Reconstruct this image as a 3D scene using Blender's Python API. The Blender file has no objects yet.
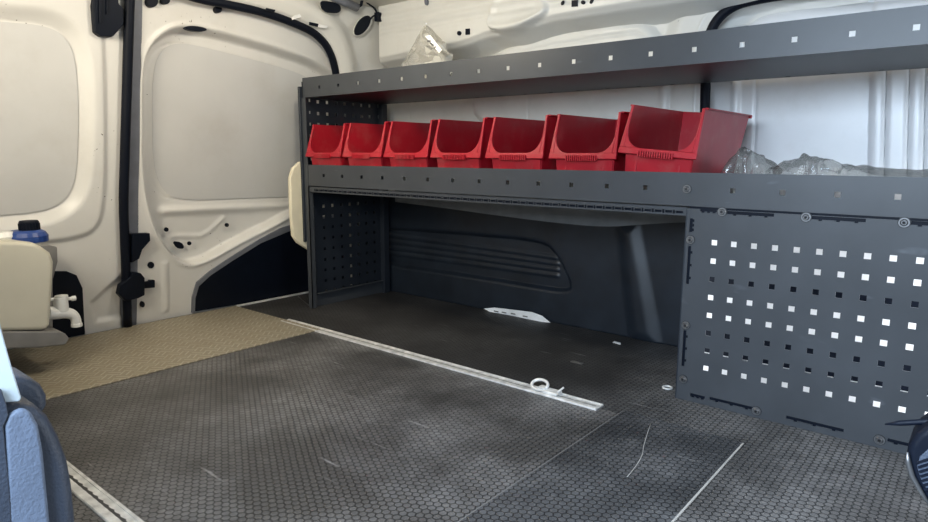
import bpy, bmesh, math, random
import numpy as np
from mathutils import Vector, Matrix

random.seed(7)
rng = np.random.default_rng(7)
scene = bpy.context.scene
COL = scene.collection

# ------------------------------------------------------------------ camera
F_PX, YAW, PITCH, ROLL = 641.864, 0.689445, 0.164535, 0.00356165
CX, CY, H = 464.0, 261.0, 0.683
cyw, syw, cp, sp = math.cos(YAW), math.sin(YAW), math.cos(PITCH), math.sin(PITCH)
FWD = np.array([cyw*cp, syw*cp, -sp])
_r = np.array([syw, -cyw, 0.0]); _u = np.cross(_r, FWD)
RT = math.cos(ROLL)*_r + math.sin(ROLL)*_u
UP = -math.sin(ROLL)*_r + math.cos(ROLL)*_u
CAMP = np.array([0, 0, H])

def ray(x, y): return FWD + RT*(x-CX)/F_PX - UP*(y-CY)/F_PX
def onx(x, y, X): d = ray(x, y); return CAMP + d*(X/d[0])
def ony(x, y, Y): d = ray(x, y); return CAMP + d*(Y/d[1])
def onz(x, y, Z=0.0): d = ray(x, y); return CAMP + d*((Z-H)/d[2])
LK, LY = 0.215, 2.62                       # the rear doors lean in: Y = LY - LK*z
def lean(x, y, off=0.0):
    d = ray(x, y); t = (LY-off-LK*H)/(d[1]+LK*d[2]); return CAMP + d*t

cam_d = bpy.data.cameras.new('camera'); cam = bpy.data.objects.new('camera', cam_d); COL.objects.link(cam)
cam_d.sensor_width = 36.0; cam_d.lens = F_PX/928*36.0; cam_d.clip_start = 0.02
m = Matrix.Identity(4)
for i in range(3):
    m[i][0] = RT[i]; m[i][1] = UP[i]; m[i][2] = -FWD[i]; m[i][3] = CAMP[i]
cam.matrix_world = m
scene.camera = cam

# ------------------------------------------------------------------ materials
def new_mat(name):
    mt = bpy.data.materials.new(name); mt.use_nodes = True
    nt = mt.node_tree; b = nt.nodes['Principled BSDF']
    return mt, nt, b
def N(nt, typ, **k):
    n = nt.nodes.new(typ)
    for a, v in k.items():
        if a == 'inp':
            for kk, vv in v.items(): n.inputs[kk].default_value = vv
        else: setattr(n, a, v)
    return n
def ramp(nt, fac, stops):
    r = nt.nodes.new('ShaderNodeValToRGB')
    e = r.color_ramp.elements
    while len(e) < len(stops): e.new(0.5)
    for el, (p, c) in zip(e, stops):
        el.position = p; el.color = (c[0], c[1], c[2], 1) if not isinstance(c, (int, float)) else (c, c, c, 1)
    nt.links.new(fac, r.inputs[0]); return r.outputs[0]
def objco(nt, scale=None):
    g = nt.nodes.new('ShaderNodeNewGeometry'); return g.outputs['Position']
def noise(nt, co, scale, detail=3.0, rough=0.5):
    n = N(nt, 'ShaderNodeTexNoise', inp={'Scale': scale, 'Detail': detail, 'Roughness': rough})
    nt.links.new(co, n.inputs['Vector']); return n.outputs['Fac']
def mix(nt, fac, a, b):
    mx = N(nt, 'ShaderNodeMix', data_type='RGBA')
    if isinstance(fac, float): mx.inputs[0].default_value = fac
    else: nt.links.new(fac, mx.inputs[0])
    for s, v in ((6, a), (7, b)):
        if isinstance(v, tuple): mx.inputs[s].default_value = (*v, 1)
        else: nt.links.new(v, mx.inputs[s])
    return mx.outputs[2]
def bump(nt, h, bsdf, strength=0.3, dist=0.002):
    b = N(nt, 'ShaderNodeBump', inp={'Strength': strength, 'Distance': dist})
    nt.links.new(h, b.inputs['Height']); nt.links.new(b.outputs[0], bsdf.inputs['Normal'])
def math_n(nt, op, a, b=None, c=None):
    n = N(nt, 'ShaderNodeMath', operation=op)
    for i, v in enumerate((a, b, c)):
        if v is None: continue
        if isinstance(v, (int, float)): n.inputs[i].default_value = v
        else: nt.links.new(v, n.inputs[i])
    return n.outputs[0]

def simple(name, col, rough=0.5, metal=0.0, var=0.12, vscale=18, bmp=0.0, bscale=250, spec=0.5, coat=0.0):
    mt, nt, b = new_mat(name)
    co = objco(nt); n = noise(nt, co, vscale, 4)
    lo = tuple(c*(1-var) for c in col); hi = tuple(min(1, c*(1+var)) for c in col)
    nt.links.new(ramp(nt, n, [(0.3, lo), (0.7, hi)]), b.inputs['Base Color'])
    b.inputs['Roughness'].default_value = rough; b.inputs['Metallic'].default_value = metal
    b.inputs['Specular IOR Level'].default_value = spec; b.inputs['Coat Weight'].default_value = coat
    if bmp: bump(nt, noise(nt, co, bscale, 2), b, bmp, 0.001)
    return mt

def paint(name, col, chips=True, rough=0.38):
    mt, nt, b = new_mat(name)
    co = objco(nt); n = noise(nt, co, 5, 4)
    base = ramp(nt, n, [(0.3, tuple(c*0.94 for c in col)), (0.7, col)])
    dirt = ramp(nt, noise(nt, co, 3.0, 6, 0.65), [(0.52, 0.0), (0.75, 0.35)])
    base = mix(nt, dirt, base, (col[0]*0.72, col[1]*0.68, col[2]*0.62))
    if chips:
        c1 = ramp(nt, noise(nt, co, 75, 2, 0.6), [(0.715, 0.0), (0.735, 1.0)])
        c2 = ramp(nt, noise(nt, co, 4.5, 2), [(0.5, 0.0), (0.58, 1.0)])
        base = mix(nt, math_n(nt, 'MULTIPLY', c1, c2), base, (0.06, 0.045, 0.035))
    nt.links.new(base, b.inputs['Base Color'])
    b.inputs['Roughness'].default_value = rough
    return mt

def steel(name, col):
    """dark powder coat with scratches and scuffs"""
    mt, nt, b = new_mat(name)
    co = objco(nt)
    base = ramp(nt, noise(nt, co, 7, 5), [(0.3, tuple(c*0.88 for c in col)), (0.72, tuple(c*1.12 for c in col))])
    mp = N(nt, 'ShaderNodeMapping', inp={'Rotation': (0.5, 0.2, 0.4), 'Scale': (90, 7, 22)})
    nt.links.new(co, mp.inputs[0])
    s1 = ramp(nt, noise(nt, mp.outputs[0], 1.0, 2, 0.5), [(0.68, 0.0), (0.76, 0.6)])
    s2 = ramp(nt, noise(nt, co, 9, 3), [(0.5, 0.0), (0.6, 1.0)])
    base = mix(nt, math_n(nt, 'MULTIPLY', s1, s2), base, tuple(min(1, c*3.0) for c in col))
    nt.links.new(base, b.inputs['Base Color'])
    b.inputs['Roughness'].default_value = 0.42; b.inputs['Specular IOR Level'].default_value = 0.5
    bump(nt, noise(nt, co, 600, 2), b, 0.08, 0.001)
    return mt

def hex_floor(name, dark, light, dust, size=0.0168, dust_amt=0.5, rough=0.36, spec=0.5, fade=None):
    mt, nt, b = new_mat(name)
    co = objco(nt)
    mp = N(nt, 'ShaderNodeMapping', inp={'Scale': (1/size, 1/size, 0), 'Rotation': (0, 0, math.pi/6)}); nt.links.new(co, mp.inputs[0])
    s = (1.7320508, 1.0, 1.0)
    def wrap(off):
        a = N(nt, 'ShaderNodeVectorMath', operation='ADD'); nt.links.new(mp.outputs[0], a.inputs[0]); a.inputs[1].default_value = off
        w = N(nt, 'ShaderNodeVectorMath', operation='WRAP'); nt.links.new(a.outputs[0], w.inputs[0])
        w.inputs[1].default_value = (s[0]/2, s[1]/2, 0.5); w.inputs[2].default_value = (-s[0]/2, -s[1]/2, -0.5)
        ab = N(nt, 'ShaderNodeVectorMath', operation='ABSOLUTE'); nt.links.new(w.outputs[0], ab.inputs[0])
        sx = N(nt, 'ShaderNodeSeparateXYZ'); nt.links.new(ab.outputs[0], sx.inputs[0])
        x, y = sx.outputs[0], sx.outputs[1]
        d = math_n(nt, 'ADD', math_n(nt, 'MULTIPLY', x, 0.8660254), math_n(nt, 'MULTIPLY', y, 0.5))
        return math_n(nt, 'MAXIMUM', y, d)
    h = math_n(nt, 'MINIMUM', wrap((0, 0, 0)), wrap((s[0]/2, s[1]/2, 0)))     # 0 centre .. 0.5 edge
    cell = ramp(nt, h, [(0.385, 1.0), (0.455, 0.0)])
    d1 = noise(nt, co, 3.2, 6, 0.6); d2 = noise(nt, co, 40, 4, 0.6)
    dd = ramp(nt, d1, [(0.40, 0.06), (0.68, 1.0)])
    dd2 = ramp(nt, d2, [(0.35, 0.45), (0.7, 1.0)])
    amt = math_n(nt, 'MULTIPLY', math_n(nt, 'MULTIPLY', dd, dd2), dust_amt)
    if fade:                                   # shade under the shelving put into the colour: less dust, darker base rearwards
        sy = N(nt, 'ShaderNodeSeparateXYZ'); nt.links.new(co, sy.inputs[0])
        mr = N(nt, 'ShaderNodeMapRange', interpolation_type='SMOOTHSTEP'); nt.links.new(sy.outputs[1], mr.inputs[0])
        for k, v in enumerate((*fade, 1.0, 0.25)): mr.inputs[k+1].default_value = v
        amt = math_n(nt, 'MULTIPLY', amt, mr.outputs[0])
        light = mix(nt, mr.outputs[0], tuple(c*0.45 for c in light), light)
    top = mix(nt, amt, light, dust)
    grv = mix(nt, math_n(nt, 'MULTIPLY', amt, 0.25), dark, dust)
    base = mix(nt, cell, grv, top)
    # long thin scuffs
    m2 = N(nt, 'ShaderNodeMapping', inp={'Rotation': (0, 0, 0.6), 'Scale': (70, 4.5, 1)}); nt.links.new(co, m2.inputs[0])
    sc = ramp(nt, noise(nt, m2.outputs[0], 1.0, 2, 0.5), [(0.67, 0.0), (0.77, 0.45)])
    sc = math_n(nt, 'MULTIPLY', sc, ramp(nt, noise(nt, co, 5, 3), [(0.5, 0.0), (0.6, 1.0)]))
    base = mix(nt, sc, base, tuple(min(1, c*1.5) for c in dust))
    # tiny flecks
    fl = ramp(nt, noise(nt, co, 120, 1), [(0.80, 0.0), (0.83, 0.7)])
    base = mix(nt, fl, base, (0.35, 0.33, 0.30))
    nt.links.new(base, b.inputs['Base Color'])
    b.inputs['Roughness'].default_value = rough; b.inputs['Specular IOR Level'].default_value = spec
    bump(nt, cell, b, 0.55, 0.0012)
    return mt

def tread(name):
    """five-bar tread plate"""
    mt, nt, b = new_mat(name)
    co = objco(nt)
    mp = N(nt, 'ShaderNodeMapping', inp={'Rotation': (0, 0, 0.785), 'Scale': (26, 26, 1)}); nt.links.new(co, mp.inputs[0])
    ck = N(nt, 'ShaderNodeTexChecker', inp={'Scale': 1.0}); nt.links.new(mp.outputs[0], ck.inputs[0])
    sx = N(nt, 'ShaderNodeSeparateXYZ'); nt.links.new(mp.outputs[0], sx.inputs[0])
    wa = math_n(nt, 'SINE', math_n(nt, 'MULTIPLY', sx.outputs[0], 6.2832*2.0))
    wb = math_n(nt, 'SINE', math_n(nt, 'MULTIPLY', sx.outputs[1], 6.2832*2.0))
    fa = ck.outputs['Fac']
    w = math_n(nt, 'ADD', math_n(nt, 'MULTIPLY', wa, fa), math_n(nt, 'MULTIPLY', wb, math_n(nt, 'SUBTRACT', 1.0, fa)))
    hgt = ramp(nt, w, [(0.35, 0.0), (0.9, 1.0)])
    worn = noise(nt, co, 9, 5, 0.6)
    base = mix(nt, hgt, (0.33, 0.29, 0.215), (0.49, 0.44, 0.335))
    base = mix(nt, ramp(nt, worn, [(0.45, 0.0), (0.7, 0.5)]), base, (0.31, 0.255, 0.17))
    nt.links.new(base, b.inputs['Base Color'])
    b.inputs['Roughness'].default_value = 0.5; b.inputs['Metallic'].default_value = 0.25
    bump(nt, hgt, b, 0.6, 0.0015)
    return mt

def clear_plastic(name, tint=(0.95, 0.95, 0.92), film=0.16, fcol=(0.7, 0.69, 0.64)):
    mt = bpy.data.materials.new(name); mt.use_nodes = True; nt = mt.node_tree; nt.nodes.clear()
    out = N(nt, 'ShaderNodeOutputMaterial'); tr = N(nt, 'ShaderNodeBsdfTransparent'); tr.inputs[0].default_value = (*tint, 1)
    gl = N(nt, 'ShaderNodeBsdfGlossy', inp={'Roughness': 0.16}); df = N(nt, 'ShaderNodeBsdfDiffuse'); df.inputs[0].default_value = (*fcol, 1)
    lw = N(nt, 'ShaderNodeLayerWeight', inp={'Blend': 0.35})
    m1 = N(nt, 'ShaderNodeMixShader'); m2 = N(nt, 'ShaderNodeMixShader')
    nt.links.new(tr.outputs[0], m1.inputs[1]); nt.links.new(df.outputs[0], m1.inputs[2]); m1.inputs[0].default_value = film
    fr = math_n(nt, 'MULTIPLY_ADD', lw.outputs['Fresnel'], 0.5, 0.05)
    nt.links.new(fr, m2.inputs[0]); nt.links.new(m1.outputs[0], m2.inputs[1]); nt.links.new(gl.outputs[0], m2.inputs[2])
    co = objco(nt); bp = N(nt, 'ShaderNodeBump', inp={'Strength': 0.8, 'Distance': 0.006})
    nt.links.new(noise(nt, co, 45, 3, 0.6), bp.inputs['Height']); nt.links.new(bp.outputs[0], gl.inputs['Normal'])
    nt.links.new(m2.outputs[0], out.inputs[0])
    return mt

def bin_plastic(name, col):
    mt, nt, b = new_mat(name)
    co = objco(nt)
    base = ramp(nt, noise(nt, co, 8, 4), [(0.3, tuple(c*0.85 for c in col)), (0.7, col)])
    dust = ramp(nt, noise(nt, co, 14, 5, 0.65), [(0.5, 0.0), (0.8, 0.25)])
    base = mix(nt, dust, base, (0.45, 0.20, 0.17))
    nt.links.new(base, b.inputs['Base Color'])
    b.inputs['Roughness'].default_value = 0.38; b.inputs['Specular IOR Level'].default_value = 0.45
    return mt

M = dict(
    door=paint('door_paint', (0.72, 0.71, 0.685)),
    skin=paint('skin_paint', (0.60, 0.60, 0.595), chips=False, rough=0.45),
    body=paint('body_paint', (0.74, 0.73, 0.69), chips=False),
    ceil=paint('ceiling_paint', (0.62, 0.60, 0.55), chips=False, rough=0.5),
    wall=paint('wall_paint', (0.83, 0.84, 0.85), chips=False, rough=0.3),
    steel=steel('grey_powder_coat', (0.049, 0.054, 0.062)),
    steel_dark=steel('dark_powder_coat', (0.017, 0.022, 0.031)),
    bolt=simple('zinc_bolt', (0.20, 0.20, 0.205), 0.35, 0.8),
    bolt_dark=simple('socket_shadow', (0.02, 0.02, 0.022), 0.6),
    black=simple('black_plastic', (0.0035, 0.006, 0.013), 0.5, bmp=0.1, spec=0.16),
    rubber=simple('black_rubber', (0.0035, 0.0055, 0.012), 0.55, spec=0.18),
    liner=simple('wheel_arch_plastic', (0.013, 0.018, 0.026), 0.40, var=0.3, vscale=9, bmp=0.2, bscale=400),
    channel=simple('grey_channel', (0.16, 0.17, 0.20), 0.5),
    felt=simple('grey_felt', (0.24, 0.25, 0.26), 0.8, bmp=0.4),
    red=bin_plastic('red_plastic', (0.42, 0.011, 0.023)),
    floor=hex_floor('hex_phenolic_floor', (0.012, 0.012, 0.012), (0.070, 0.067, 0.066), (0.42, 0.41, 0.41), dust_amt=0.62),
    hatch=hex_floor('hex_phenolic_panel', (0.011, 0.011, 0.012), (0.046, 0.047, 0.050), (0.36, 0.36, 0.37), dust_amt=0.48),
    floor_in=hex_floor('hex_phenolic_shaded', (0.010, 0.010, 0.011), (0.066, 0.064, 0.064), (0.40, 0.395, 0.395), dust_amt=0.62, rough=0.5, spec=0.25, fade=(0.45, 1.0)),
    tread=tread('tread_plate'),
    alu=simple('worn_aluminium', (0.80, 0.79, 0.77), 0.42, 0.3, var=0.25, vscale=30),
    alu_dark=simple('rail_slot', (0.05, 0.05, 0.05), 0.6),
    seam=simple('pale_joint', (0.45, 0.44, 0.42), 0.6),
    paper=simple('white_paper', (0.90, 0.90, 0.89), 0.8),
    ink=simple('dark_ink', (0.04, 0.04, 0.045), 0.7),
    cream=simple('cream_plastic', (0.72, 0.66, 0.50), 0.4, var=0.04),
    tank=simple('tank_plastic', (0.60, 0.57, 0.47), 0.42, var=0.06, vscale=6),
    blue=simple('blue_plastic', (0.015, 0.05, 0.22), 0.4),
    white=simple('white_plastic', (0.78, 0.78, 0.76), 0.3, var=0.03),
    grey=simple('grey_plastic', (0.20, 0.195, 0.19), 0.6),
    board=simple('white_board', (0.82, 0.83, 0.84), 0.5, var=0.03),
    trim=simple('blue_grey_trim', (0.048, 0.062, 0.092), 0.55, bmp=0.6, bscale=500),
    trim_face=simple('blue_grey_trim_face', (0.15, 0.19, 0.27), 0.6, bmp=0.6, bscale=500),
    pale=simple('pale_paint', (0.62, 0.72, 0.78), 0.4),
    bag=clear_plastic('clear_bag', (0.90, 0.90, 0.88), 0.22, (0.30, 0.30, 0.29)),
    bagw=clear_plastic('milky_bag', (0.93, 0.92, 0.88), 0.42),
)

# ------------------------------------------------------------------ mesh helpers
class MB:
    def __init__(s): s.v = []; s.f = []
    def add(s, vs, fs):
        o = len(s.v); s.v += [tuple(map(float, p)) for p in vs]; s.f += [tuple(i+o for i in f) for f in fs]; return s
    def box(s, a, b):
        (x0, y0, z0), (x1, y1, z1) = a, b
        x0, x1 = sorted((x0, x1)); y0, y1 = sorted((y0, y1)); z0, z1 = sorted((z0, z1))
        return s.add([(x0,y0,z0),(x1,y0,z0),(x1,y1,z0),(x0,y1,z0),(x0,y0,z1),(x1,y0,z1),(x1,y1,z1),(x0,y1,z1)],
                     [(0,3,2,1),(4,5,6,7),(0,1,5,4),(1,2,6,5),(2,3,7,6),(3,0,4,7)])
    def prism(s, pts, d):
        """polygon of 3-D points extruded by the vector d"""
        n = len(pts); d = np.array(d, float)
        vs = [np.array(p, float) for p in pts] + [np.array(p, float)+d for p in pts]
        fs = [tuple(range(n))[::-1], tuple(range(n, 2*n))] + [(i, (i+1) % n, n+(i+1) % n, n+i) for i in range(n)]
        return s.add(vs, fs)
    def tube(s, pts, r, n=10, caps=True, flat=None):
        pts = [np.array(p, float) for p in pts]; k = len(pts)
        rs = r if isinstance(r, (list, tuple)) else [r]*k
        rings = []; ref = None
        for i, p in enumerate(pts):
            t = pts[min(i+1, k-1)]-pts[max(i-1, 0)]; t /= max(np.linalg.norm(t), 1e-9)
            if ref is None:
                ref = np.array([0, 0, 1.0]) if abs(t[2]) < 0.9 else np.array([1.0, 0, 0])
            a = ref - t*(ref@t); a /= np.linalg.norm(a); ref = a; b = np.cross(t, a)
            rings.append([p + rs[i]*(math.cos(q)*a + math.sin(q)*b) for q in (2*math.pi*j/n for j in range(n))])
        vs = [q for rr in rings for q in rr]
        fs = [(i*n+j, i*n+(j+1) % n, (i+1)*n+(j+1) % n, (i+1)*n+j) for i in range(k-1) for j in range(n)]
        if caps: fs += [tuple(range(n))[::-1], tuple((k-1)*n+j for j in range(n))]
        return s.add(vs, fs)
    def cyl(s, c, axis, r, h, n=20, r2=None):
        c = np.array(c, float); ax = np.array(axis, float); ax /= np.linalg.norm(ax)
        return s.tube([c, c+ax*h], [r, r if r2 is None else r2], n)
    def lathe(s, c, prof, n=24):
        c = np.array(c, float); k = len(prof)
        vs = [(c[0]+r*math.cos(2*math.pi*j/n), c[1]+r*math.sin(2*math.pi*j/n), c[2]+z) for r, z in prof for j in range(n)]
        fs = [(i*n+j, i*n+(j+1) % n, (i+1)*n+(j+1) % n, (i+1)*n+j) for i in range(k-1) for j in range(n)]
        fs += [tuple(range(n))[::-1], tuple((k-1)*n+j for j in range(n))]
        return s.add(vs, fs)
    def plate(s, u0, u1, v0, v1, rects, th, fn):
        """rectangular sheet with rectangular holes; fn(u, v, w) -> point, w in 0..th"""
        us = {u0, u1}; vs_ = {v0, v1}
        rects = [(max(a, u0), min(b, u1), max(c, v0), min(d, v1)) for a, b, c, d in rects]
        rects = [r for r in rects if r[1] > r[0] and r[3] > r[2]]
        for a, b, c, d in rects: us |= {a, b}; vs_ |= {c, d}
        us = sorted(us); vs_ = sorted(vs_); nu, nv = len(us), len(vs_)
        solid = np.ones((nu-1, nv-1), bool)
        for a, b, c, d in rects:
            i0, i1, j0, j1 = us.index(a), us.index(b), vs_.index(c), vs_.index(d); solid[i0:i1, j0:j1] = False
        V = {}; pts = []; fs = []
        def vi(i, j, k):
            if (i, j, k) not in V:
                V[(i, j, k)] = len(pts); pts.append(fn(us[i], vs_[j], th*k))
            return V[(i, j, k)]
        S = lambda i, j: 0 <= i < nu-1 and 0 <= j < nv-1 and solid[i, j]
        for i in range(nu-1):
            for j in range(nv-1):
                if not solid[i, j]: continue
                fs.append((vi(i,j,0), vi(i+1,j,0), vi(i+1,j+1,0), vi(i,j+1,0)))
                fs.append((vi(i,j,1), vi(i,j+1,1), vi(i+1,j+1,1), vi(i+1,j,1)))
                if not S(i-1, j): fs.append((vi(i,j,0), vi(i,j+1,0), vi(i,j+1,1), vi(i,j,1)))
                if not S(i+1, j): fs.append((vi(i+1,j,0), vi(i+1,j,1), vi(i+1,j+1,1), vi(i+1,j+1,0)))
                if not S(i, j-1): fs.append((vi(i,j,0), vi(i,j,1), vi(i+1,j,1), vi(i+1,j,0)))
                if not S(i, j+1): fs.append((vi(i,j+1,0), vi(i+1,j+1,0), vi(i+1,j+1,1), vi(i,j+1,1)))
        return s.add(pts, fs)
    def build(s, name, mat, parent=None, smooth=False, bevel=0.0, seg=2, loc=(0, 0, 0), fix=True):
        me = bpy.data.meshes.new(name)
        me.from_pydata(s.v, [], s.f); me.update()
        if fix:
            bm = bmesh.new(); bm.from_mesh(me); bmesh.ops.recalc_face_normals(bm, faces=bm.faces); bm.to_mesh(me); bm.free()
        me.materials.append(mat)
        o = bpy.data.objects.new(name, me); COL.objects.link(o); o.location = loc
        if parent is not None: o.parent = parent
        if bevel:
            md = o.modifiers.new('bevel', 'BEVEL'); md.width = bevel; md.segments = seg; md.limit_method = 'ANGLE'; md.angle_limit = math.radians(35)
            for p in me.polygons: p.use_smooth = True
            o.modifiers.new('wn', 'WEIGHTED_NORMAL').keep_sharp = True
        elif smooth:
            for p in me.polygons: p.use_smooth = True
        return o

def tag(o, label=None, cat=None, group=None, kind=None):
    if label: o['label'] = label
    if cat: o['category'] = cat
    if group: o['group'] = group
    if kind: o['kind'] = kind
    return o
def thing(name, label, cat, loc=(0, 0, 0), group=None):
    o = bpy.data.objects.new(name, None); COL.objects.link(o); o.location = loc; o.empty_display_size = 0.05
    return tag(o, label, cat, group)
def struct(o, label=None, cat=None): return tag(o, label, cat, None, 'structure')

def smooth_poly(pts, it=2):
    P = np.array(pts, float)
    for _ in range(it):
        Q = np.roll(P, -1, 0); P = np.stack([0.75*P+0.25*Q, 0.25*P+0.75*Q], 1).reshape(-1, P.shape[1])
    return P
def smooth_line(pts, it=3):
    P = np.array(pts, float)
    for _ in range(it):
        A, B = P[:-1], P[1:]
        P = np.vstack([P[:1], np.stack([0.75*A+0.25*B, 0.25*A+0.75*B], 1).reshape(-1, P.shape[1])[1:-1], P[-1:]])
    return P
def seg_dist(U, V, P, closed=True):
    n = len(P); D = np.full(U.shape, 1e9)
    for i in range(n if closed else n-1):
        a, b = P[i], P[(i+1) % n]; e = b-a; L = e@e + 1e-12
        t = np.clip(((U-a[0])*e[0]+(V-a[1])*e[1])/L, 0, 1)
        D = np.minimum(D, np.hypot(U-a[0]-t*e[0], V-a[1]-t*e[1]))
    return D
def inside(U, V, P):
    c = np.zeros(U.shape, bool); n = len(P)
    for i in range(n):
        a, b = P[i], P[(i+1) % n]
        if a[1] == b[1]: continue
        k = ((a[1] > V) != (b[1] > V)) & (U < (b[0]-a[0])*(V-a[1])/(b[1]-a[1]) + a[0]); c ^= k
    return c
def sdf(U, V, P): d = seg_dist(U, V, P); return np.where(inside(U, V, P), d, -d)       # + inside
def sst(x, a, b): t = np.clip((x-a)/(b-a), 0, 1); return t*t*(3-2*t)

def pressed(name, u0, u1, v0, v1, step, hfun, fn, mat, parent=None, mask=None, thick=0.0):
    """pressed sheet metal: a relief over a rectangle (or over the masked part of it)"""
    us = np.arange(u0, u1+step*0.5, step); vs = np.arange(v0, v1+step*0.5, step)
    U, V = np.meshgrid(us, vs, indexing='ij'); Hh = hfun(U, V)
    nu, nv = U.shape
    pts = fn(U, V, Hh).reshape(-1, 3)
    ok = np.ones((nu-1, nv-1), bool) if mask is None else mask(U[:-1, :-1]+step/2, V[:-1, :-1]+step/2)
    i, j = np.nonzero(ok)
    idx = lambda a, b: a*nv+b
    F = np.stack([idx(i, j), idx(i+1, j), idx(i+1, j+1), idx(i, j+1)], 1)
    used = np.unique(F); rm = -np.ones(nu*nv, int); rm[used] = np.arange(len(used))
    me = bpy.data.meshes.new(name); me.from_pydata(pts[used].tolist(), [], rm[F].tolist()); me.update()
    me.materials.append(mat)
    for p in me.polygons: p.use_smooth = True
    o = bpy.data.objects.new(name, me); COL.objects.link(o)
    if parent is not None: o.parent = parent
    if thick:
        md = o.modifiers.new('sheet', 'SOLIDIFY'); md.thickness = thick; md.offset = -1
    return o

# ================================================================== THE SETTING
# floor: phenolic ply with a hexagon mesh, an inset board, rails and a tread plate at the rear
struct(MB().box((-0.25, -1.3, -0.03), (1.52, 1.985, 0.0)).build('floor', M['floor']), 'worn black hexagon-textured load floor', 'floor')
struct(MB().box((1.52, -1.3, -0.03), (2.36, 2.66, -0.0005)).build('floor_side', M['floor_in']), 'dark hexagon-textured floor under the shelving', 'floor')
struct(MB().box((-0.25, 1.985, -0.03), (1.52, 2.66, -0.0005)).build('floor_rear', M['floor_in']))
tp = MB().box((-0.2, 1.988, -0.0005), (1.528, 2.60, 0.004)).build('tread_plate', M['tread'], bevel=0.001)
tag(tp, 'brown-gold five-bar tread plate across the floor at rear doors', 'floor plate')
pn = MB().box((0.30, 0.405, 0.0), (1.548, 0.713, 0.0015)).build('floor_panel', M['hatch'])
tag(pn, 'darker rectangular hexagon-textured floor board with pale joint on its right', 'floor panel')
MB().box((0.30, 0.4015, 0.0), (1.546, 0.4055, 0.0019)).build('joint_strip', M['seam'], pn)
o = MB().box((0.30, 0.7125, 0.0), (1.543, 0.7145, 0.0017)).build('joint_strip', M['grey'], pn)
# thin pale sill in front of the black rear-corner trim
sill = MB().box((1.53, 2.585, -0.0005), (2.25, 2.60, 0.006)).build('trim_1', M['alu'], bevel=0.001); struct(sill)

# ceiling
struct(MB().box((-0.3, -1.3, 1.345), (2.36, 2.36, 1.375)).build('ceiling', M['ceil']))

struct(MB().box((0.02, 0.80, 0.0), (0.05, 2.55, 1.345)).build('wall_left', M['body']))
# ---- rear doors (they lean in towards the roof)
fl = lambda U, V, Hh: np.stack([U, LY - LK*V - Hh, V], -1)
def L2(pts, off=0.0): return np.array([lean(x, y, off)[[0, 2]] for x, y in pts])
def flp(u, v, w): return (u, LY - LK*v - w, v)

A1 = smooth_poly(L2([(-150,2),(0,20),(48,23),(72,38),(80,75),(80,160),(74,196),(50,213),(0,217),(-150,232)]), 3)
B1 = smooth_poly(L2([(-150,-60),(40,-40),(100,-10),(106,60),(107,190),(100,232),(62,243),(0,246),(-150,258)]), 3)
C1 = L2([(92,303),(126,272),(127,316),(97,321)])
def door1_h(U, V):
    a = sdf(U, V, A1); b = sdf(U, V, B1); c = sdf(U, V, C1)
    h = -0.030*sst(a, -0.050, 0.0)
    h -= 0.004*np.exp(-(a/0.0035)**2)
    h += 0.012*sst(b, -0.006, 0.018)
    h -= 0.014*sst(c, -0.012, 0.012)
    return h
d1 = pressed('door_1', 0.10, 1.040, -0.02, 1.34, 0.0062, door1_h, fl, M['door'], thick=0.02)
struct(d1, 'left rear door with white painted pressed inner panel', 'door')
A2 = smooth_poly(L2([(143,130),(143,72),(149,47),(166,31),(186,26),(215,31),(270,46),(322,64),(350,90),(372,190),(305,206),(281,221),(231,246),(210,259),(188,266),(171,255),(156,232),(147,200),(143,165)]), 2)
P2 = smooth_poly(L2([(151,125),(151,75),(158,50),(176,41),(205,46),(296,70),(316,82),(325,120),(332,196),(250,199),(178,202),(160,190),(152,165)]), 2)
R2a = L2([(168,212),(230,209),(330,205)]); R2b = L2([(177,237),(206,237),(214,233),(229,219)])
E2 = L2([(161.5,262),(167.5,262),(168.5,311),(162.5,312)])
def door2_h(U, V):
    a = sdf(U, V, A2); p = sdf(U, V, P2); e = sdf(U, V, E2)
    h = -0.050*sst(a, -0.004, 0.018) + 0.006*np.exp(-((a+0.008)/0.008)**2)
    h -= 0.0035*np.exp(-(p/0.003)**2)
    h += 0.012*sst(p, -0.030, -0.055)*sst(a, 0.0, 0.02) if False else 0
    h += 0.016*np.exp(-(seg_dist(U, V, R2a, False)/0.017)**2)*sst(a, 0.0, 0.02)
    h += 0.006*np.exp(-(seg_dist(U, V, R2b, False)/0.010)**2)
    h += 0.006*sst(e, -0.006, 0.006)
    return h
d2 = pressed('door_2', 1.098, 2.30, -0.02, 1.34, 0.0062, door2_h, fl, M['door'], thick=0.02)
struct(d2, 'right rear door with white painted pressed inner panel', 'door')

def on_door(name, pts, off, th, mat, parent, it=0, bevel=0.0):
    P = smooth_poly(pts, it) if it else pts
    P3 = [lean(x, y, off) for x, y in P]
    return MB().prism(P3, (0, -th, 0)).build(name, mat, parent, bevel=bevel)
def oval(cx_, cy_, rx, ry, n=16, rot=0.0):
    c, s = math.cos(rot), math.sin(rot)
    return [(cx_+rx*math.cos(2*math.pi*i/n)*c-ry*math.sin(2*math.pi*i/n)*s, cy_+rx*math.cos(2*math.pi*i/n)*s+ry*math.sin(2*math.pi*i/n)*c) for i in range(n)]

on_door('inner_skin', A1 if False else smooth_poly([(-150,5),(0,22),(47,25),(70,40),(78,76),(78,160),(72,194),(49,211),(0,215),(-150,230)], 3), -0.0170, 0.001, M['skin'], d1)
on_door('inner_skin', smooth_poly([(152,125),(152,75),(159,51),(176,42),(205,47),(296,71),(315,83),(324,120),(331,195),(250,198),(178,201),(161,189),(153,165)], 2), -0.0488, 0.001, M['skin'], d2)
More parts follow.
